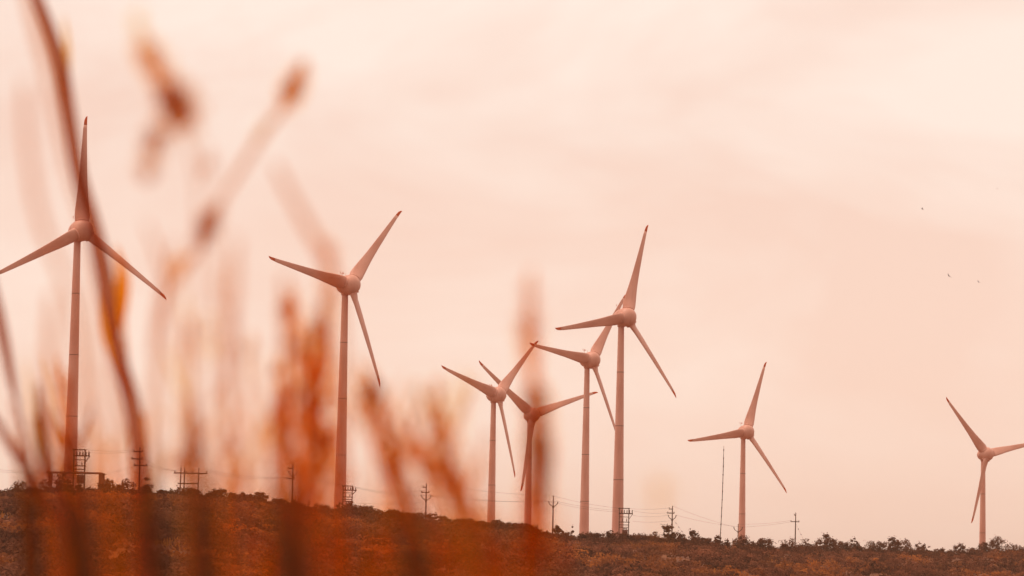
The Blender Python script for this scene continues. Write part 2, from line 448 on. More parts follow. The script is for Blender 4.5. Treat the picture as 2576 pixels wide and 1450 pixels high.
# transformer frames
def transformer(px0, px1, ptop, pbot, D, label):
    a, c = at(px0, pbot, D), at(px1, pbot, D)
    top = at(px1, ptop, D)[2]
    base = np.array([(a[0]+c[0])/2, a[1], T(a[0], a[1]) - .4])
    root = empty('transformer_station', base, label, 'transformer', 'transformer frames at the turbine feet')
    h = top - base[2]; hw = (c[0]-a[0])/2; H = h - 0.0
    vis = top - at(px1, pbot, D)[2]                                     # visible height
    Zf = lambda f: h - f*vis
    for s in (-1, 1):
        for dy in (-.55, .55):
            m = MB(); m.tube([(s*hw, dy, -.5), (s*hw, dy, h)], .085, 8); m.build('post', M['steel'], root, True)
    def beam(f, x0, x1, t=.13, nm='cross_beam', dy=(-.67, .67)):
        for y in dy:
            m = MB(); m.box(((x0+x1)/2, y, Zf(f)), (x1-x0, .1, t)); m.build(nm, M['steel'], root)
    beam(.02, -hw-.25, hw+.15); beam(.20, -hw-.1, hw+.85, .17); beam(.32, -hw, hw, .08); beam(.50, -hw-.1, hw+.2, .12); beam(.60, -hw, hw+.05, .12); beam(.68, -hw, hw-.1, .1)
    for y in (-.67, .67):
        m = MB(); m.tube([(hw, y+.02, Zf(.40)), (hw+.78, y+.02, Zf(.22))], .05); m.build('brace', M['steel'], root)
    m = MB()
    for k in range(5):
        x = -hw*.5 + k*(hw*1.5 + .7)/4
        for y in (-.67, .67):
            m.tube([(x, y, Zf(.20)), (x, y, Zf(.07))], [.07, .05], 6)
            for j in range(3): m.tube([(x, y, Zf(.17 - .03*j)), (x, y, Zf(.165 - .03*j))], .11, 6)
    for x in (-hw*.35, hw*.55):
        m.tube([(x, -.67, Zf(.37)), (x, -.67, Zf(.48))], [.05, .11], 6)
    m.build('insulator', M['insul'], root)
    tk = MB(); z0, z1 = Zf(1.03), Zf(.79)
    tk.box((hw*.25, 0, (z0+z1)/2), (1.15, .9, z1-z0)); tk.box((hw*.25, 0, z1+.06), (1.25, 1.0, .1))
    t = tk.build('transformer_tank', M['tank'], root)
    fb = MB()
    for k in range(6): fb.box((hw*.25 - .48 + k*.19, -.56, (z0+z1)/2), (.06, .22, (z1-z0)*.8))
    for k in range(6): fb.box((hw*.25 - .48 + k*.19, .56, (z0+z1)/2), (.06, .22, (z1-z0)*.8))
    fb.build('cooling_fins', M['tank'], t)
    bb = MB()
    for k in range(3): insulator(bb, (hw*.25 - .35 + .35*k, 0, z1+.1), 1.2)
    bb.build('bushing', M['insul'], t, True)
    return base + np.array([hw+.8, -.67, Zf(.1)]), base + np.array([hw+.1, -.67, Zf(.02)])
X1 = transformer(184, 212, 1130, 1215, 700, 'transformer frame at the foot of the largest turbine, behind the reeds at left')
X2 = transformer(862, 885, 1222, 1280, 770, 'transformer frame at the foot of the second tall turbine, left of centre')
X6 = transformer(1557, 1581, 1278, 1350, 815, 'transformer frame at the foot of the tall turbine right of centre')

# shelter behind the largest turbine
def shelter():
    D = 655
    a, c = at(116, 1190, D), at(268, 1192, D)
    base = np.array([(a[0]+c[0])/2, a[1], T((a[0]+c[0])/2, a[1])])
    root = empty('open_shelter', base, 'flat-roofed open shelter on thin pillars behind the largest turbine', 'shelter')
    zr = (a[2]+c[2])/2 - base[2]; L = (c[0]-a[0])/2
    m = MB()
    m.rings([[(-L, -1.6, zr-.05), (L, -1.6, zr-.05), (L, 1.6, zr-.05), (-L, 1.6, zr-.05)],
             [(-L*.93, -1.5, zr+.18), (L*.86, -1.5, zr+.18), (L*.86, 1.5, zr+.18), (-L*.93, 1.5, zr+.18)]])
    m.build('roof', M['concrete'], root)
    for px, wd in ((127, .4), (256, .75)):
        x = at(px, 1200, D)[0] - base[0]
        for y in (-1.2, 1.2):
            m = MB(); m.box((x, y, zr/2-.25), (wd, .35, zr+.4)); m.build('pillar', M['concrete'], root)
shelter()

# leaning mast
p0, p1 = at(1811, 1372, 900), at(1821, 1122, 900)
m = MB(); pts = [p0 - [0, 0, 1.5]] + [p0 + (p1-p0)*k/24 + [0.10*sin(k*pi/24), 0, 0] for k in range(25)]
root = empty('thin_mast', p0, 'very tall thin leaning mast left of the small turbine', 'mast')
m.tube([p - p0 for p in pts], [.085]*22 + [.075, .06, .05, .04], 8); m.build('pole', M['steel'], root, True)
m = MB()
for k in range(1, 24):
    if k % 2: q = p0*0 + (p1-p0)*k/24 + [0.10*sin(k*pi/24), 0, 0]; m.tube([q - [0, 0, .12], q + [0, 0, .12]], .14, 8)
m.build('mast_joint', M['steel'], root)

# ------------------------------------------------------------------ wires
def wire(a, b, sag, label, group, r=.018):
    a, b = np.array(a), np.array(b); pts = []
    for k in range(17):
        f = k/16; pts.append(a + (b-a)*f - np.array([0, 0, sag*4*f*(1-f)]))
    m = MB(); m.tube(pts, r, 5)
    o = m.build('power_wire', M['wire'], None); tag(o, label, 'wire', group)
    o2 = pts[0]
    return o
def span(A, B, label, group, sag=.5):
    for a, b in zip(A, B): wire(a, b, sag*random.uniform(.8, 1.3), label, group)
L_ = np.array
left_end = [at(-60, 1182, 640), at(-60, 1176, 640)]
span(left_end, [at(116, 1189.6, 653), at(116, 1188, 653)], 'thin wire running from the left edge to the shelter roof', 'wires left of the shelter', .2)
span([X1[0], X1[1]], [W1[2], W1[1]], 'thin wire from the largest turbine transformer to the pole with three arms', 'wires at the largest turbine', .3)
span([W1[3], W1[4]], [WH[0], WH[0] + L_([.4, 0, 0])], 'thin wire between the three-armed pole and the h-frame', 'wires left of the h-frame', .5)
span([at(268, 1191, 655)], [W1[4] - L_([0, 0, 1.1])], 'thin wire from the shelter roof to the three-armed pole', None, .2)
span([WH[1], WH[1] + L_([-.3, 0, .35])], [W3[2], W3[3]], 'thin wire between the h-frame and the bracketed pole on the slope', 'wires right of the h-frame', .7)
span([W3[-1], W3[-2], W3[0]], [X2[0], X2[1], X2[1] - L_([1.2, 0, 0])], 'thin wire between the bracketed pole and the second tall turbine', 'wires left of the second tall turbine', .6)
span([X2[0], X2[1]], [W4[-1], W4[2]], 'thin wire between the second tall turbine and the pole left of centre', 'wires right of the second tall turbine', .6)
span([X2[0] - L_([0, 0, 3])], [W4[-2] - L_([0, 0, 1.5])], 'lowest thin wire right of the second tall turbine', None, .3)
span([W4[0], W4[-1], W4[-2]], [W5[0], W5[-1], W5[-2]], 'thin wire between the pole left of centre and the slender vee pole', 'wires behind the orange plume', .45)
span([W5[0], W5[-1], W5[-2]], [X6[1] - L_([2, 0, 0]), X6[0] - L_([2.6, 0, 0]), X6[1] - L_([2.4, 0, .8])], 'thin wire between the slender vee pole and the tall turbine transformer', 'wires left of the tall turbine right of centre', .3)
span([X6[1], X6[0], X6[0] - L_([0, 0, 1.0]), X6[0] - L_([0, 0, 2.2])], [W6[1], W6[3], W6[-2], W6[-2] - L_([-.5, 0, 1.2])], 'thin wire from the tall turbine transformer to the pole right of it', 'wires right of the tall turbine transformer', .35)
span([W6[0], W6[-1]], [W7[-2], W7[-1]], 'thin wire between the poles on either side of the leaning mast', 'wires crossing the leaning mast', .35)
span([W7[0], W7[-1]], [W8[2], W8[3]], 'thin wire between the short vee pole and the cross-shaped pole', 'wires left of the cross-shaped pole', .25)
def guy(a, b, label, n):
    a, b = L_(a), L_(b); m = MB(); m.tube([a, b], .014, 5)
    o = m.build('guy_wire', M['wire'], None); tag(o, label, 'guy wire')
    k_ = MB()
    for q in range(1, n+1):
        c = a + (b-a)*q/(n+1); d = (b-a)/np.linalg.norm(b-a)
        k_.tube([c - d*.16, c - d*.08, c + d*.08, c + d*.16], [.03, .10, .10, .03], 6)
    k_.build('strain_insulator', M['insul'], o)
guy(at(1693, 1306, ridge_d(1690)+4), at(1723, 1348, ridge_d(1723)+4), 'guy wire with bead insulators slanting from pole to stub pole', 3)
guy(at(2002, 1318, ridge_d(2000)+4), at(2028, 1372, ridge_d(2000)+2), 'guy wire with bead insulators on the right of the cross-shaped pole', 3)

# ------------------------------------------------------------------ trees on the ridge
def quads(c, nrm_jit, size, asp, rg, out_=None):
    """leaf quads centred at c (n,3): random planes"""
    n = len(c)
    a = rg.normal(size=(n, 3)); a[:, 2] *= .6; a /= np.linalg.norm(a, axis=1)[:, None]
    b_ = rg.normal(size=(n, 3)); b_ -= (b_*a).sum(1)[:, None]*a; b_ /= np.linalg.norm(b_, axis=1)[:, None]
    if out_ is not None:                             # leaves lie roughly along the outside of their bush
        q = out_/np.maximum(1e-6, np.linalg.norm(out_, axis=1))[:, None] + rg.normal(size=(n, 3))*nrm_jit
        q /= np.linalg.norm(q, axis=1)[:, None]
        a -= (a*q).sum(1)[:, None]*q; a /= np.linalg.norm(a, axis=1)[:, None]; b_ = np.cross(q, a)
    s = (size*rg.uniform(.6, 1.35, n))[:, None]
    nn = np.cross(a, b_)
    p = [c - a*s*.55, c + b_*s*asp*.5 + nn*s*.08, c + a*s*.55 + nn*s*.05, c - b_*s*asp*.5 - nn*s*.05]
    v = np.stack(p, 1).reshape(-1, 3)
    return v, np.arange(4*n).reshape(n, 4)
def crown_pts(rg, n_cl, w_, z0, z1, per, depth=.8, shape='dome', lean=0.0):
    cen = []; sz = []
    for k in range(n_cl):
        while True:
            x, y, z = rg.uniform(-1, 1), rg.uniform(-1, 1), rg.uniform(0, 1)
            if shape == 'dome': ok = x*x + y*y + z*z < 1
            elif shape == 'cone': ok = sqrt(x*x + y*y) < .9*(1 - z) + .12
            elif shape == 'flat': ok = x*x + y*y < 1 and z > .45 - .2*abs(x)
            else: ok = x*x + y*y + (2*z-1)**2 < 1.05
            if ok: break
        cen.append((x*w_*.42 + lean*z, y*w_*.42*depth, z0 + (z1-z0)*z*.93)); sz.append(rg.uniform(.06, .14)*w_)
    cen.append((lean*.8 + rg.uniform(-.1, .1)*w_, 0, z1 - .10*w_)); sz.append(.10*w_)
    cen = np.array(cen); sz = np.minimum(np.array(sz), (z1-z0)*.3)
    k = rg.integers(0, len(cen), per)
    d = rg.normal(size=(per, 3)); d /= np.linalg.norm(d, axis=1)[:, None]
    r = rg.uniform(.35, 1.0, per) ** .6
    return cen, cen[k] + d*(sz[k]*r)[:, None]*[1.25, 1.1, .8]
TREES = [ # px, width, top py, shape, density, label (None = one of the row)
 (10, 34, 1236, 'dome', .5, None), (52, 66, 1219, 'dome', 1.4, 'broad domed dark tree nearest the lower left corner of the ridge'),
 (113, 52, 1216, 'dome', 1.1, 'ragged dark tree left of the largest turbine foot'), (160, 52, 1202, 'dome', 1.3, 'tallest dark tree directly before the largest turbine foot'),
 (200, 26, 1224, 'dome', .6, None), (228, 46, 1233, 'flat', .5, None), (272, 62, 1214, 'dome', 1.3, None), (318, 64, 1217, 'dome', 1.3, None),
 (374, 44, 1211, 'cone', .45, 'sparse bush with spreading bare twigs right of the three-armed pole'), (410, 26, 1237, 'ball', .4, None),
 (432, 22, 1234, 'ball', .4, None), (456, 36, 1231, 'dome', .8, None), (482, 44, 1235, 'dome', 1.0, None), (525, 32, 1245, 'dome', .9, None),
 (553, 24, 1250, 'ball', .5, None), (585, 34, 1246, 'dome', .9, None), (612, 34, 1247, 'dome', .7, None), (634, 22, 1249, 'cone', .6, None), (664, 16, 1254, 'cone', .5, None), (645, 36, 1256, 'dome', .8, None),
 (682, 36, 1268, 'dome', .7, None), (719, 18, 1259, 'ball', .7, 'small round-headed tree just left of the slope pole with two arms'), (740, 44, 1271, 'dome', 1.2, None),
 (777, 13, 1262, 'cone', .7, 'small pointed tree left of the second tall turbine'), (772, 34, 1279, 'dome', .9, None), (803, 38, 1276, 'dome', .9, None),
 (829, 24, 1281, 'flat', .4, 'open bush showing sky through its branches at the second tall turbine foot'), (856, 30, 1274, 'dome', .9, None), (884, 36, 1272, 'dome', .9, None), (915, 44, 1281, 'dome', 1.0, None),
 (950, 44, 1288, 'dome', 1.0, None), (985, 40, 1300, 'dome', .9, None), (1040, 58, 1292, 'flat', 1.3, 'spreading flat-topped tree left of the pole with the vee bracket'), (1088, 22, 1302, 'flat', .4, None), (1110, 24, 1306, 'flat', .4, None),
 (1128, 22, 1312, 'ball', .5, None), (1154, 24, 1315, 'flat', .7, None), (1180, 34, 1317, 'dome', .9, None), (1210, 36, 1317, 'dome', .9, None),
 (1240, 34, 1321, 'dome', .9, None), (1266, 22, 1326, 'dome', .6, None), (1284, 21, 1314, 'ball', .55, 'small round tree on a bare trunk left of the orange plume'), (1306, 22, 1331, 'dome', .6, None),
 (1335, 46, 1328, 'dome', 1.2, None), (1370, 34, 1342, 'dome', .8, None), (1408, 28, 1323, 'lean', .8, 'leaning leafy sapling right of the slender vee pole'), (1440, 15, 1324, 'cone', .45, 'thin twiggy sapling left of the middle turbine foot'), (1428, 30, 1346, 'dome', .6, None),
 (1482, 66, 1338, 'dome', 1.5, 'rounded bush before the foot of the partly hidden middle turbine'), (1506, 26, 1350, 'dome', .6, None), (1542, 44, 1346, 'dome', 1.0, None), (1572, 30, 1351, 'dome', .7, None), (1612, 58, 1339, 'dome', 1.5, 'large rounded bush right of the transformer frame at the tall turbine'), (1648, 40, 1349, 'dome', .9, None),
 (1683, 26, 1341, 'flat', .8, None), (1706, 34, 1352, 'dome', .9, None), (1746, 18, 1350, 'flat', .6, None), (1738, 44, 1358, 'dome', 1.0, None), (1764, 30, 1362, 'dome', .7, None), (1790, 40, 1371, 'flat', .6, None),
 (1808, 16, 1361, 'flat', .6, None), (1830, 18, 1357, 'ball', .7, 'small bushy tree between the leaning mast and the small turbine'), (1866, 46, 1360, 'dome', 1.2, None), (1890, 30, 1370, 'dome', .7, None), (1918, 38, 1368, 'flat', .8, None),
 (1950, 30, 1384, 'dome', .5, None), (1985, 46, 1366, 'dome', 1.1, None), (2024, 42, 1366, 'dome', 1.0, None), (2052, 26, 1375, 'dome', .6, None), (2080, 40, 1360, 'ball', 1.0, None), (2118, 36, 1373, 'flat', .7, None),
 (2152, 23, 1353, 'lean', .8, 'tallest ragged tree between the cross-shaped pole and the farthest turbine'), (2176, 34, 1382, 'dome', .6, None), (2208, 46, 1373, 'ball', .8, None), (2247, 30, 1367, 'ball', .8, None), (2282, 50, 1371, 'dome', 1.2, None),
 (2315, 26, 1377, 'ball', .5, None), (2338, 22, 1383, 'dome', .5, None), (2367, 24, 1387, 'ball', .5, None), (2390, 26, 1389, 'dome', .5, None), (2417, 30, 1368, 'ball', .7, 'lone ragged tree just left of the farthest turbine'), (2446, 30, 1386, 'dome', .5, None),
 (2476, 27, 1364, 'flat', .7, 'flat-topped tree covering the foot of the farthest turbine'), (2508, 42, 1366, 'ball', 1.1, None), (2552, 50, 1379, 'dome', 1.1, None), (2590, 40, 1385, 'dome', .8, None)]
def tree(px, wpx, ptop, shape, dens, label, i):
    rg = np.random.default_rng(100 + i)
    if label is None and px > 480:
        ptop -= (.42 if px < 1420 else .55)*max(0, float(np.interp(px, [r[0] for r in RIDGE], [r[1] for r in RIDGE])) - ptop)
        wpx *= 1.15
    if px <= 480:
        ptop -= .30*max(0, float(np.interp(px, [r[0] for r in RIDGE], [r[1] for r in RIDGE])) - ptop)
    D = ridge_d(px) - 3 + rg.uniform(-2, 2)
    p = at(px, ptop, D); gz = T(p[0], p[1])
    base = np.array([p[0], p[1], gz]); h = max(.8, p[2] - gz); w_ = wpx*D/FPX*1.3
    if label is None:
        if px < 505: lab, gr = 'dark bush in the unbroken row on the left hilltop', 'bushes on the left hilltop'
        elif px < 1420: lab, gr = 'low dark bush on the descending slope left of centre', 'bushes on the descending slope'
        elif px < 1800: lab, gr = 'brown bush along the ridge around the tall turbine right of centre', 'bushes right of centre'
        else: lab, gr = 'ragged brown bush on the far right stretch of the ridge', 'bushes on the far right ridge'
    else: lab, gr = label, None
    tree_like = shape in ('flat', 'ball', 'lean', 'cone')
    root = empty('ridge_tree' if tree_like else 'ridge_bush', base, lab, 'tree' if tree_like and label else 'bush', gr)
    z0 = {'flat': .12, 'ball': .12, 'lean': .08, 'cone': .05}.get(shape, -.1)*h
    ln = -.35*w_ if shape == 'lean' else 0.0
    off = .2*w_ if shape == 'lean' else 0.0
    area = wpx*max(8, h*FPX/D)
    per = int(min(1800, 160 + 1.5*area*dens))
    ncl = int(11 + 16*dens + wpx*.2)
    cen, pts = crown_pts(rg, ncl, w_, z0, h, per, .8, shape if shape != 'lean' else 'cone2', ln)
    pts[:, 0] += off; cen[:, 0] += off
    if not label or dens > 1:                        # low leaves round the foot
        q = rg.normal(size=(per//2, 3))*[w_*.36, w_*.3, 0] + [off, 0, 0]; q[:, 2] = rg.uniform(.0, .42, per//2)*h*np.exp(-(q[:, 0]/w_)**2)
        pts = np.vstack([pts, q])
    k_ = rg.random(len(pts)) < .12                    # stray twigs past the outline
    pts[k_] = (pts[k_] - [off, 0, h*.4])*rg.uniform(1.05, 1.3, (k_.sum(), 1)) + [off, 0, h*.4]
    pts[:, 2] = np.minimum(pts[:, 2], h + .25)
    v, f = quads(pts, 1.1, .27 + .08*rg.random(), .6, rg, pts - [off, 0, h*.3])
    obj('crown', v, f, M['leafA'], root)
    m = MB(); tr = max(.05, .03*w_)
    fork = np.array([ln*.2 + off, 0, z0*.8 + .18*h])
    m.tube([(0, 0, -.4), fork*[.6, .6, .5], fork], [tr*1.5, tr*1.2, tr], 7)
    for c in cen[rg.permutation(len(cen))[:min(len(cen), 7)]]:
        mid = (fork + c)/2 + rg.normal(size=3)*.07*w_
        m.tube([fork, mid, c], [tr*.7, tr*.45, tr*.18], 5)
    m.build('trunk', M['bark'], root, True)
for i, t_ in enumerate(TREES): tree(*t_, i)
_r = random.Random(5)
for i in range(96):                                  # smaller bushes of the same row
    px = 480 + 2110*(i + _r.random())/96
    gy = float(np.interp(px, [r[0] for r in RIDGE], [r[1] for r in RIDGE]))
    tree(px, _r.uniform(22, 46), gy - _r.uniform(8, 21)*(1 if px < 1800 else .75), _r.choice(['dome', 'dome', 'ball', 'flat']), _r.uniform(.6, 1.0), None, 300 + i)

# ------------------------------------------------------------------ scrub on the hillside (nobody could count it)
def scrub():
    n = 3900
    a = rng.uniform(-.155, .155, n*2); u = rng.random(n*2)
    dr = np.interp(a, _xs, _dr)
    d = dr*(.50 + .505*u**.8)
    x, y = a*d, d
    pn = np.sin(x*.09 + 1.7)*np.sin(y*.045 + .6 + x*.02) + .6*np.sin(x*.21 - y*.08)
    keep = pn + rng.normal(size=n*2)*.55 > -.55
    x, y, dr, d = [q[keep][:n] for q in (x, y, dr, d)]
    ar = rng.uniform(-.155, .155, 620); er = np.interp(ar, _xs, _dr); yr = er + rng.uniform(-9, 1, 620)
    x = np.append(x, ar*yr); y = np.append(y, yr); d = np.append(d, yr); dr = np.append(dr, er)
    z = terrain(x, y)
    V = []; OUT = []; TONE = []
    near = np.clip((dr - d)/45, .24, 1)
    hgt = rng.uniform(.7, 3.0, len(x))*near; wid = rng.uniform(1.6, 6.0, len(x))*np.sqrt(near)
    for i in range(len(x)):
        per = int(20 + 26*wid[i])
        ncl = rng.integers(3, 8)
        cc = rng.normal(size=(ncl, 3))*[wid[i]*.28, wid[i]*.28, hgt[i]*.2] + [0, 0, hgt[i]*.55]
        k = rng.integers(0, ncl, per)
        dd = rng.normal(size=(per, 3)); dd /= np.linalg.norm(dd, axis=1)[:, None]
        p = cc[k] + dd*[wid[i]*.24, wid[i]*.24, hgt[i]*.28]*rng.uniform(.5, 1, per)[:, None]
        p[:, 2] = np.clip(p[:, 2], .05, hgt[i])
        V.append(p + [x[i], y[i], z[i]]); OUT.append(p - [0, 0, hgt[i]*.1]); TONE.append(np.full(per, np.clip(.55*rng.random() + .45*(.5 + .6*math.sin(x[i]*.16 + 2.1)*math.sin(y[i]*.075 + .03*x[i]) + .3*math.sin(x[i]*.37 - y[i]*.11)), 0, 1)**1.25))
    P = np.concatenate(V)
    v, f = quads(P, .35, np.full(len(P), .5), .7, rng, np.concatenate(OUT))
    o = obj('hillside_scrub', v, f, M['scrub']); o['kind'] = 'stuff'
    at_ = o.data.attributes.new('tone', 'FLOAT', 'FACE'); at_.data.foreach_set('value', np.concatenate(TONE).astype(np.float32))
    tag(o, 'dense brown scrub covering the whole hillside below the ridge', 'scrub')
    # dry grass between the bushes
    n = 26000
    a = rng.uniform(-.155, .155, n*4); dr = np.interp(a, _xs, _dr); d = dr*(.5 + .49*rng.random(n*4)); x, y = a*d, d
    pn = np.sin(x*.13 + .4)*np.sin(y*.06 + 2.1 - x*.03) + .7*np.sin(x*.05 + y*.11)
    s = pn + rng.normal(size=n*4)*.25 > .75
    x, y = x[s][:n], y[s][:n]; z = terrain(x, y); m = len(x)
    th = rng.uniform(0, 2*pi, m); hh = rng.uniform(.5, 1.15, m); ww = rng.uniform(.05, .14, m); ln = rng.normal(size=(m, 2))*.25
    c = np.stack([x, y, z], 1); s_ = np.stack([np.cos(th)*ww, np.sin(th)*ww, 0*th], 1)
    tp = c + np.stack([ln[:, 0], ln[:, 1], hh], 1)
    v = np.stack([c - s_, c + s_, tp + s_*.3, tp - s_*.3], 1).reshape(-1, 3)
    o = obj('hillside_grass', v, np.arange(4*m).reshape(m, 4), M['drygrass']); o['kind'] = 'stuff'
    tag(o, 'orange dry grass in patches between the hillside scrub', 'grass')
scrub()

# ------------------------------------------------------------------ haze over the wind farm
hb_ = MB(); hb_.box((0, 3000, 60), (6400, 7400, 132)); hm_ = bpy.data.materials.new('haze_air'); hm_.use_nodes = True
ht_ = hm_.node_tree; ht_.nodes.clear(); ho_ = N(ht_, 'ShaderNodeOutputMaterial'); hv_ = N(ht_, 'ShaderNodeVolumePrincipled')
hv_.inputs['Color'].default_value = (1.0, 0.62, 0.44, 1); hv_.inputs['Density'].default_value = 0.00013
ht_.links.new(hv_.outputs[0], ho_.inputs['Volume'])
hz_ = hb_.build('haze', hm_); hz_['kind'] = 'stuff'; tag(hz_, 'thin warm haze hanging over the hill and the wind farm', 'haze')

# ------------------------------------------------------------------ birds
def bird(px, py, D, span_, roll, flap, yaw, label):
    c = at(px, py, D); m = MB()
    s = span_
    ys_ = [-.34, -.27, -.18, 0, .14, .22, .27]; rs = [.01, .03, .055, .075, .06, .05, .008]
    m.rings([[(r*s*cos(2*pi*k/8), y*s, r*s*.9*sin(2*pi*k/8)) for k in range(8)] for y, r in zip(ys_, rs)])
    for sd_ in (-1, 1):
        rr = []
        for f_, ch, sw in ((0, .26, .02), (.3, .27, .06), (.65, .19, .02), (1, .04, -.12)):
            X_ = sd_*s*(.04 + .5*f_*cos(flap)); Z_ = s*(.5*f_*sin(flap) - .12*f_*f_*sin(flap)); Y_ = s*sw
            rr.append([(X_, Y_ + ch*s*.5, Z_), (X_, Y_, Z_ + .02*s), (X_, Y_ - ch*s*.5, Z_), (X_, Y_, Z_ - .012*s)])
        m.rings(rr)
    m.rings([[(-.02*s, -.25*s, .01*s), (.02*s, -.25*s, .01*s), (.02*s, -.25*s, -.01*s), (-.02*s, -.25*s, -.01*s)],
             [(-.07*s, -.46*s, .006*s), (.07*s, -.46*s, .006*s), (.07*s, -.46*s, -.006*s), (-.07*s, -.46*s, -.006*s)]])
    o = m.build('bird', M['feather'], None, True)
    o.location = tuple(c); o.rotation_euler = (radians(20), roll, yaw)
    tag(o, label, 'bird', 'birds flying above the ridge')
bird(2320, 526.5, 420, .42, .5, .9, 1.2, 'tiny dark bird flying alone, left of the other birds in the open sky')
bird(2509, 475.5, 480, .34, -.5, .25, 1.9, 'faintest tiny bird, highest in the sky near the right edge')
bird(2387, 694.5, 380, .62, .75, .35, .6, 'dark bird with slanted wings, left one of the lower pair')
bird(2461, 709.5, 400, .52, -.7, .6, 2.4, 'dark bird with raised wings, right one of the lower pair')

# ------------------------------------------------------------------ foreground grass, far out of focus
def smooth_line(pts, n=14):
    """catmull-rom through (px, py, w)"""
    P = np.array(pts, float)
    if len(P) == 2: P = np.array([P[0], (P[0]+P[1])/2, P[1]])
    Q = np.vstack([2*P[0]-P[1], P, 2*P[-1]-P[-2]]); o = []
    for i in range(1, len(Q)-2):
        for t in np.linspace(0, 1, n, endpoint=False):
            o.append(.5*((2*Q[i]) + (-Q[i-1]+Q[i+1])*t + (2*Q[i-1]-5*Q[i]+4*Q[i+1]-Q[i+2])*t*t + (-Q[i-1]+3*Q[i]-3*Q[i+1]+Q[i+2])*t**3))
    o.append(Q[-2]); return np.array(o)
def plant(label, d, stem, kind='mauve', heads=(), leaves=(), group=None, seed=0, name='grass_stalk'):
    """stem: (px, py, width px) from tip to foot; heads: (line of (px, py, width px), kind, fill); leaves: ((px, py, width px)..., kind)"""
    rg = np.random.default_rng(seed + 1000); k = d/FPX
    L = smooth_line(stem); pts = [at(q[0], q[1], d) for q in L]; ws = [max(.0008, q[2]*k/2) for q in L]
    # carry the stem down to the ground, straightening as it goes
    dirv = pts[-1] - pts[-4]; dirv = dirv/max(1e-6, abs(dirv[2])); dirv[2] = -1
    p = pts[-1].copy(); w0 = ws[-1]; gz = T(p[0], p[1]); st = max(.05, (p[2]-gz)/8)
    while p[2] > gz - .02:
        dirv[:2] *= .8; p = p + dirv*st; pts.append(p.copy()); ws.append(w0)
    base = np.array([pts[-1][0], pts[-1][1], gz])
    root = empty(name, base, label, 'grass', group)
    m = MB(); m.tube([q - base for q in pts], ws, 8, .7); m.build('stem', M['g_' + kind], root, True)
    for line, hk, fill in heads:
        H = smooth_line(line, 10); hp = np.array([at(q[0], q[1], d) for q in H]); hw = np.maximum(H[:, 2], 2)*k/2
        n = int(fill*2.1); m_ = len(hp)-1
        kc = rg.random(max(3, m_//4))*m_                  # spikelets sit in loose bunches with gaps between
        u_ = np.where(rg.random(n) < .72, kc[rg.integers(0, len(kc), n)] + rg.normal(size=n)*1.1, rg.random(n)*m_)
        u_ = np.clip(u_, 0, m_ - .001); i = u_.astype(int); fr = (u_ - i)[:, None]
        ax = hp[i]*(1-fr) + hp[i+1]*fr
        dr_ = rg.normal(size=(n, 3)); dr_ /= np.linalg.norm(dr_, axis=1)[:, None]
        c = ax + dr_*(hw[i]*rg.random(n)**.5*rg.choice([.7, 1, 1, 1.45], n))[:, None] - base
        sp = float(np.mean(hw))
        v, f = quads(c, .5, np.full(n, max(.004, sp*.55)), .45, rg)
        obj('seed_head', v, f, M['g_' + hk], root)
    for line, lk in leaves:
        H = smooth_line(line, 10); m = MB()
        m.tube([at(q[0], q[1], d + .012) - base for q in H], [max(.0006, q[2]*k/2) for q in H], 6, .12)
        m.build('leaf', M['g_' + lk], root, True)
    return root
GR = 'blurred foreground grass'
plant('tall dark curved reed running from the top edge down past the largest turbine', 5.0,
      [(62,-90,22),(94,0,32),(128,90,36),(152,170,42),(174,300,40),(198,440,40),(232,560,42),(264,700,48),(282,810,36),(305,920,40),(332,1020,46),(346,1130,42),(358,1260,40),(372,1460,44)], 'dark',
      leaves=[(((160,40,3),(168,110,14),(166,190,20),(158,260,8)), 'ochre'), (((292,620,6),(308,700,34),(300,790,36),(288,860,10)), 'orange'),
              (((250,730,6),(264,830,22),(288,910,26),(322,1000,16)), 'orange'), (((306,700,8),(312,820,10),(324,960,8)), 'mauve'), (((362,1040,6),(360,1140,14),(350,1230,10)), 'orange')], name='tall_reed')
plant('faint pale reed just left of the dark reed at the top edge', 2.6, [(60,-60,26),(90,60,28),(118,170,24),(150,320,18),(190,480,16),(240,640,16),(290,900,18),(330,1250,22)], 'mauve', name='tall_reed')
plant('grass stalk with a dark knotted seed head and drooping side head', 2.45,
      [(352,60,6),(372,130,8),(412,215,9),(446,280,10),(470,350,9),(492,430,8),(500,560,9),(496,760,9),(488,1000,10),(480,1300,12)], 'mauve',
      heads=[(((420,205,60),(446,262,104),(466,325,70)), 'rust', 260), (((415,235,50),(440,285,84),(470,300,60)), 'orange', 110), (((356,100,50),(380,152,78),(416,215,48)), 'orange', 160), (((404,330,46),(382,375,76),(370,440,36)), 'rust', 240), (((372,120,40),(392,170,40)), 'rust', 50), (((345,20,40),(352,70,40),(366,120,30)), 'ochre', 36), (((520,370,30),(522,420,40),(508,470,30)), 'mauve', 60)])
plant('diagonal grass stalk with an orange seed tip, leaning to the right', 2.9,
      [(768,150,10),(742,212,14),(708,275,17),(660,340,19),(606,425,19),(560,495,17),(530,555,20),(505,620,16),(462,680,14),(428,740,12),(400,820,12),(384,1000,12),(376,1300,14)], 'mauve',
      heads=[(((764,160,34),(737,222,62),(708,280,36)), 'orange', 400), (((744,205,20),(732,240,30)), 'rust', 70), (((550,515,32),(523,568,58),(504,620,36)), 'rust', 380), (((470,640,30),(440,690,40),(418,760,30)), 'orange', 80), (((672,310,22),(650,350,26)), 'ochre', 40)])
plant('faint ochre stalk curving at the far left below the top', 2.4, [(62,200,14),(66,330,18),(80,450,20),(104,560,20),(150,680,18),(190,800,16),(214,1000,16),(226,1300,18)], 'mauve')
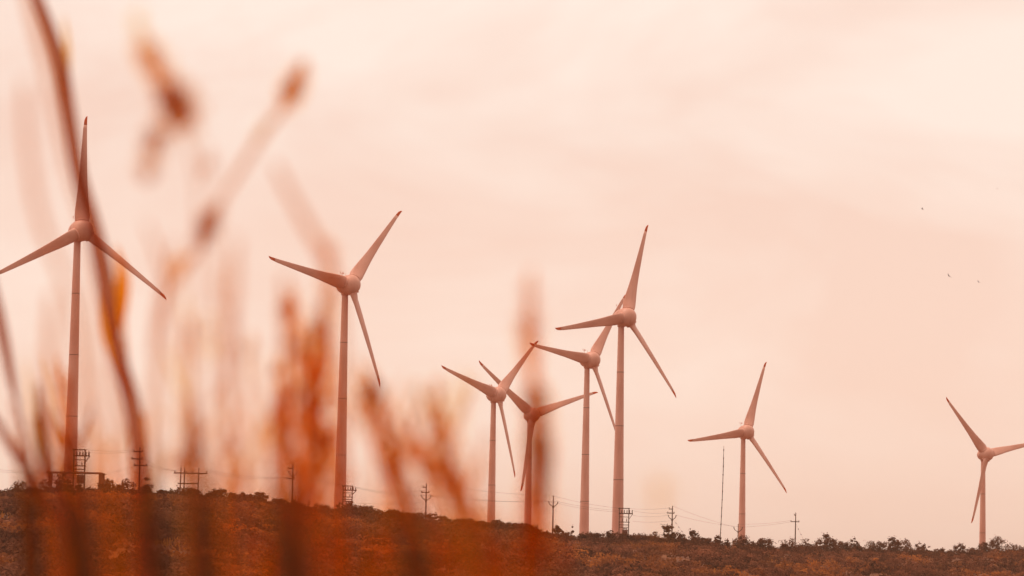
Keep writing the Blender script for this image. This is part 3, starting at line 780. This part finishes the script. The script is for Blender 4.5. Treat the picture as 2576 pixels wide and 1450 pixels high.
plant('faint pale stalk slanting down to the second tall turbine', 2.5, [(690,410,14),(730,490,20),(780,580,24),(822,660,22),(850,750,20),(860,900,16),(862,1300,16)], 'mauve',
      heads=[(((812,600,24),(830,660,40),(826,740,46),(818,820,34)), 'orange', 150)])
plant('short dark plume rising beside the second tall turbine tower', 3.2, [(828,720,6),(812,800,12),(790,900,16),(778,1010,18),(772,1120,18),(770,1300,20)], 'rust',
      heads=[(((822,760,30),(800,850,60),(792,930,74),(790,1010,70),(780,1080,50)), 'orange', 520), (((800,1000,40),(806,1060,56),(798,1120,40)), 'rust', 220)])
plant('orange plume left of the second tall turbine, lower one with forked top', 3.3, [(735,720,5),(742,790,9),(762,880,12),(776,960,12),(760,1100,14),(744,1300,16)], 'orange',
      heads=[(((736,740,26),(744,800,40),(764,870,46),(780,930,34)), 'orange', 190), (((755,850,26),(772,900,36)), 'rust', 70)])
plant('orange plume with a broad soft head low between the dark bands', 3.3, [(712,960,6),(708,1050,14),(716,1150,16),(724,1300,18)], 'orange',
      heads=[(((708,980,30),(704,1050,60),(708,1120,66),(720,1180,46)), 'orange', 320)])
plant('rust plume nearest the second tall turbine foot', 3.3, [(812,1040,6),(806,1120,14),(800,1200,18),(800,1320,20)], 'rust',
      heads=[(((822,1060,40),(806,1130,66),(800,1200,66),(806,1260,50)), 'orange', 360)])
plant('orange streaked stalk slanting down right of the second tall turbine', 2.9, [(890,880,4),(930,970,8),(975,1045,9),(1020,1100,10),(1060,1180,10),(1096,1260,11),(1120,1340,12)], 'mauve',
      heads=[(((905,910,28),(940,985,44),(985,1060,40)), 'orange', 190), (((940,970,26),(960,1000,34)), 'rust', 70)])
plant('second slanting stalk, with rust seeds, nearer the centre', 2.9, [(968,1030,4),(1010,1120,8),(1060,1180,9),(1110,1250,10),(1170,1310,10),(1200,1380,12)], 'mauve',
      heads=[(((1030,1080,30),(1070,1150,50),(1120,1200,50),(1170,1270,46),(1195,1320,50)), 'orange', 300)])
plant('low grass stalk with a dark bent head under the descending wires', 2.9, [(960,1130,8),(985,1200,14),(1015,1250,18),(1040,1320,18)], 'rust',
      heads=[(((965,1150,26),(992,1205,46),(1025,1255,46),(1045,1300,36)), 'rust', 160)])
plant('soft orange blob of a seed head above the small centre turbine foot', 2.3, [(1125,1060,6),(1122,1110,12),(1130,1220,14),(1150,1340,16)], 'ochre',
      heads=[(((1105,1080,40),(1128,1105,60),(1120,1140,40)), 'orange', 90), (((1180,960,50),(1160,1000,60),(1140,1060,50)), 'ochre', 70)])
plant('tall soft orange plume standing upright at the picture centre', 2.6, [(1336,680,10),(1336,780,16),(1338,900,22),(1346,1040,34),(1350,1160,46),(1344,1280,48),(1334,1400,54),(1328,1500,58)], 'orange',
      heads=[(((1334,690,60),(1334,780,62),(1332,850,64),(1338,940,52)), 'mauve', 120), (((1328,810,46),(1330,860,64),(1338,920,44)), 'orange', 150), (((1346,960,44),(1352,1080,64),(1356,1200,72),(1346,1320,76),(1334,1440,100)), 'orange', 1500), (((1352,1040,30),(1362,1130,40),(1360,1240,40),(1344,1400,60)), 'rust', 620)], name='tall_plume')
plant('dark broad reed cut by the left edge at mid height', 5.2, [(-22,700,20),(-2,800,30),(14,880,28),(30,960,22),(44,1020,12),(58,1110,16),(66,1200,20),(72,1300,26),(78,1470,34)], 'dark', name='tall_reed')
plant('dark blade slanting from the left edge towards the shelter', 5.0, [(-20,1040,18),(14,1100,22),(44,1150,24),(74,1190,24),(110,1260,24),(150,1340,26),(172,1470,30)], 'dark',
      leaves=[(((100,900,3),(118,980,12),(130,1060,16),(150,1140,12)), 'ochre')])
plant('dark upright tuft left of the largest turbine tower', 4.6, [(92,960,5),(98,1030,14),(108,1110,20),(126,1190,26),(150,1260,30),(176,1340,34),(196,1470,40)], 'dark',
      leaves=[(((96,970,4),(104,1060,24),(112,1150,30),(130,1220,22)), 'dark'), (((130,1030,3),(152,1110,12),(160,1200,16),(176,1290,14)), 'orange'), (((62,900,3),(74,980,10),(84,1080,12),(110,1200,10)), 'ochre')])
plant('mauve plume hanging over the h-frame', 2.9, [(482,980,8),(486,1060,16),(478,1140,18),(470,1240,18),(478,1400,24)], 'mauve',
      heads=[(((478,1000,36),(488,1070,52),(480,1130,46)), 'mauve', 220), (((500,1120,30),(466,1160,64),(440,1180,40)), 'rust', 240)])
plant('wide pale vertical reed right of the diagonal stalk', 2.2, [(590,600,14),(584,720,24),(572,860,27),(574,1000,24),(586,1160,20),(600,1320,20)], 'mauve', heads=[(((560,640,40),(556,740,50),(570,860,50)), 'mauve', 60)], name='tall_reed')
plant('ochre seed stalk left of the wide pale reed', 2.6, [(462,730,6),(470,830,14),(474,930,14),(470,1080,14),(466,1320,16)], 'ochre', heads=[(((474,780,30),(476,850,44),(462,910,40),(440,960,30)), 'orange', 70)])
plant('small rust head low between the h-frame and the slope pole', 2.8, [(612,1150,5),(606,1210,12),(610,1300,16)], 'rust', heads=[(((612,1170,36),(604,1215,52),(612,1260,40)), 'orange', 120)])
plant('rust leaf tuft right of the slope pole foot', 3.0, [(752,1180,8),(758,1240,16),(748,1320,22)], 'rust', heads=[(((756,1200,30),(764,1250,44),(752,1300,40)), 'rust', 140)])
plant('faint pale reed between the left edge and the largest turbine', 2.4, [(132,740,18),(128,860,26),(126,980,26),(138,1100,20),(140,1320,20)], 'mauve', name='tall_reed')
plant('faint pale reed close on the right of the largest turbine tower', 2.3, [(232,640,10),(226,800,18),(230,960,20),(238,1120,20),(250,1340,24)], 'mauve', name='tall_reed')
plant('pale leafy stalk in the gap right of the dark reed', 2.6, [(366,560,8),(398,640,14),(420,740,14),(414,860,14),(402,1000,12),(396,1300,14)], 'mauve', leaves=[(((440,600,6),(420,700,20),(398,800,20),(384,900,8)), 'mauve')])
plant('pale blurred stalk ending below the left blade of the second tall turbine', 2.5, [(716,690,14),(720,800,20),(712,900,20),(706,1020,16),(700,1300,18)], 'mauve')
plant('small faint orange plume low between the two rightmost centre poles', 2.1, [(1655,1215,6),(1660,1270,10),(1662,1400,5)], 'ochre', heads=[(((1645,1200,40),(1662,1240,70),(1668,1290,50)), 'ochre', 16)])
# the dark bands in front of the hillside and the dense low tangle
for i, (px, wd, top, d, kd) in enumerate([(72,50,1215,2.3,'dark'),(196,62,1215,2.2,'dark'),(388,46,1225,2.4,'dark'),(504,58,1225,2.1,'dark'),(724,76,1265,1.95,'dark'),
        (884,44,1310,2.0,'rust'),(1035,66,1340,1.9,'dark'),(1205,46,1345,1.9,'rust')]):
    plant('broad dark blade standing before the lower left hillside', d, [(px-14+i%3*9,top-120,wd*.1),(px-6,top-40,wd*.35),(px,top+40,wd*.7),(px+9,1390,wd),(px+18,1500,wd*1.1)], 'umber' if kd == 'dark' else kd, group='broad dark blades before the hillside', seed=50+i, name='broad_reed')
for i, (px, wd, top, d, kd) in enumerate([(272,42,1180,2.7,'orange'),(318,30,1240,2.6,'orange'),(560,30,1280,2.5,'orange'),(650,34,1300,2.5,'orange'),(828,40,1310,2.4,'orange'),
        (950,44,1310,2.3,'orange'),(1120,34,1350,2.3,'orange'),(1260,34,1330,2.3,'orange'),(150,24,1260,2.7,'orange'),(1400,26,1340,2.2,'orange')]):
    plant('soft orange blade glowing before the lower hillside', d, [(px-8,top-60,wd*.2),(px-3,top,wd*.5),(px+2,top+70,wd*.8),(px+8,1380,wd),(px+12,1500,wd)], kd, group='soft orange blades before the hillside', seed=80+i, name='broad_reed')
def tuft(n, x0, x1, y0, y1, foot, hl, hw, fill, kinds, hkinds, dd, label, group, sd):
    r = random.Random(sd)
    for i in range(n):
        px = r.uniform(x0, x1); py = r.uniform(y0, y1); f = r.uniform(*foot); L = r.uniform(*hl); W = r.uniform(*hw); b_ = r.uniform(-14, 14)
        y2 = 1400; q = lambda t: (px + f*t + b_*sin(t*pi), py + (y2 - py)*t)
        tt = L/(y2 - py); hk = r.choice(hkinds)
        heads = [((q(-.1*tt) + (W*.35,), q(tt*.3) + (W,), q(tt*.65) + (W*r.uniform(.6, 1),), q(tt) + (W*.4,)), hk, fill*r.uniform(.6, 1.3)),
                 ((q(tt*.2) + (W*.6,), q(tt*.45) + (W*.5,)), 'rust', fill*.4)]
        leaves = []
        if r.random() < .6:
            t0 = r.uniform(.35, .7); a = q(t0); sgn = r.choice((-1, 1)); h_ = r.uniform(90, 200)
            leaves = [(((a[0] + sgn*h_*.38, a[1] - h_, 2), (a[0] + sgn*h_*.25, a[1] - h_*.6, 11), (a[0] + sgn*h_*.08, a[1] - h_*.2, 12), (a[0], a[1], 6)), r.choice(kinds))]
        plant(label, r.uniform(*dd), [q(0) + (3,), q(.2) + (5,), q(.5) + (7,), q(.8) + (8,), q(1) + (9,)], r.choice(kinds), heads, leaves, group=group, seed=sd*100 + i)
tuft(20, 690, 845, 740, 1130, (-30, 30), (70, 150), (26, 50), 72, ['orange', 'mauve', 'mauve'], ['orange', 'orange', 'rust'], (2.7, 3.8), 'orange seed plume in the tuft left of the second tall turbine tower', 'seed plumes left of the second tall turbine', 3)
tuft(25, 885, 1120, 930, 1210, (70, 150), (70, 150), (24, 46), 62, ['orange', 'ochre', 'mauve', 'mauve'], ['orange', 'orange', 'rust', 'ochre'], (2.6, 3.6), 'slanting orange grass plume between the second tall turbine and the centre turbines', 'slanting plumes left of centre', 4)
tuft(13, -20, 175, 900, 1160, (10, 90), (60, 120), (16, 30), 40, ['dark', 'dark', 'orange', 'rust'], ['orange', 'rust', 'rust'], (3.6, 5.2), 'dark grass stalk crossing others at the lower left corner', 'crossing stalks at the lower left corner', 5)
tuft(8, 380, 650, 760, 1180, (-30, 40), (70, 140), (26, 46), 34, ['mauve', 'mauve', 'ochre'], ['orange', 'mauve', 'ochre'], (2.4, 3.2), 'pale grass stalk in the loose group around the h-frame', 'pale stalks around the h-frame', 6)
for i in range(28):
    px = random.uniform(-40, 1240); py = random.uniform(850, 1230) if px < 900 else random.uniform(1080, 1290)
    d = random.uniform(2.1, 3.4); kd = random.choice(['mauve', 'mauve', 'ochre', 'orange', 'orange'])
    wd = random.uniform(4, 9); ln = random.uniform(-70, 60)
    hd = [(((px, py-30, 20), (px+ln*.08, py+20, random.uniform(26, 44)), (px+ln*.2, py+90, 22)), random.choice(['orange', 'ochre', 'mauve', 'rust']), random.randint(14, 60))] if random.random() < .7 else []
    plant('thin faint grass stalk in the dense tangle at the lower left', d, [(px, py-40, wd*.4), (px+ln*.2, py+90, wd), (px+ln*.6, py+250, wd), (px+ln, 1420, wd*1.1)], kd, hd, [(((px+ln*.6+s_*h_*.4, py+250-h_, 2), (px+ln*.55+s_*h_*.2, py+250-h_*.55, 9), (px+ln*.5, py+230, 6)), random.choice(['ochre', 'orange'])) for s_, h_ in ((-1, random.uniform(80, 200)), (1, random.uniform(80, 200)))], group='thin faint grass stalks', seed=200+i)
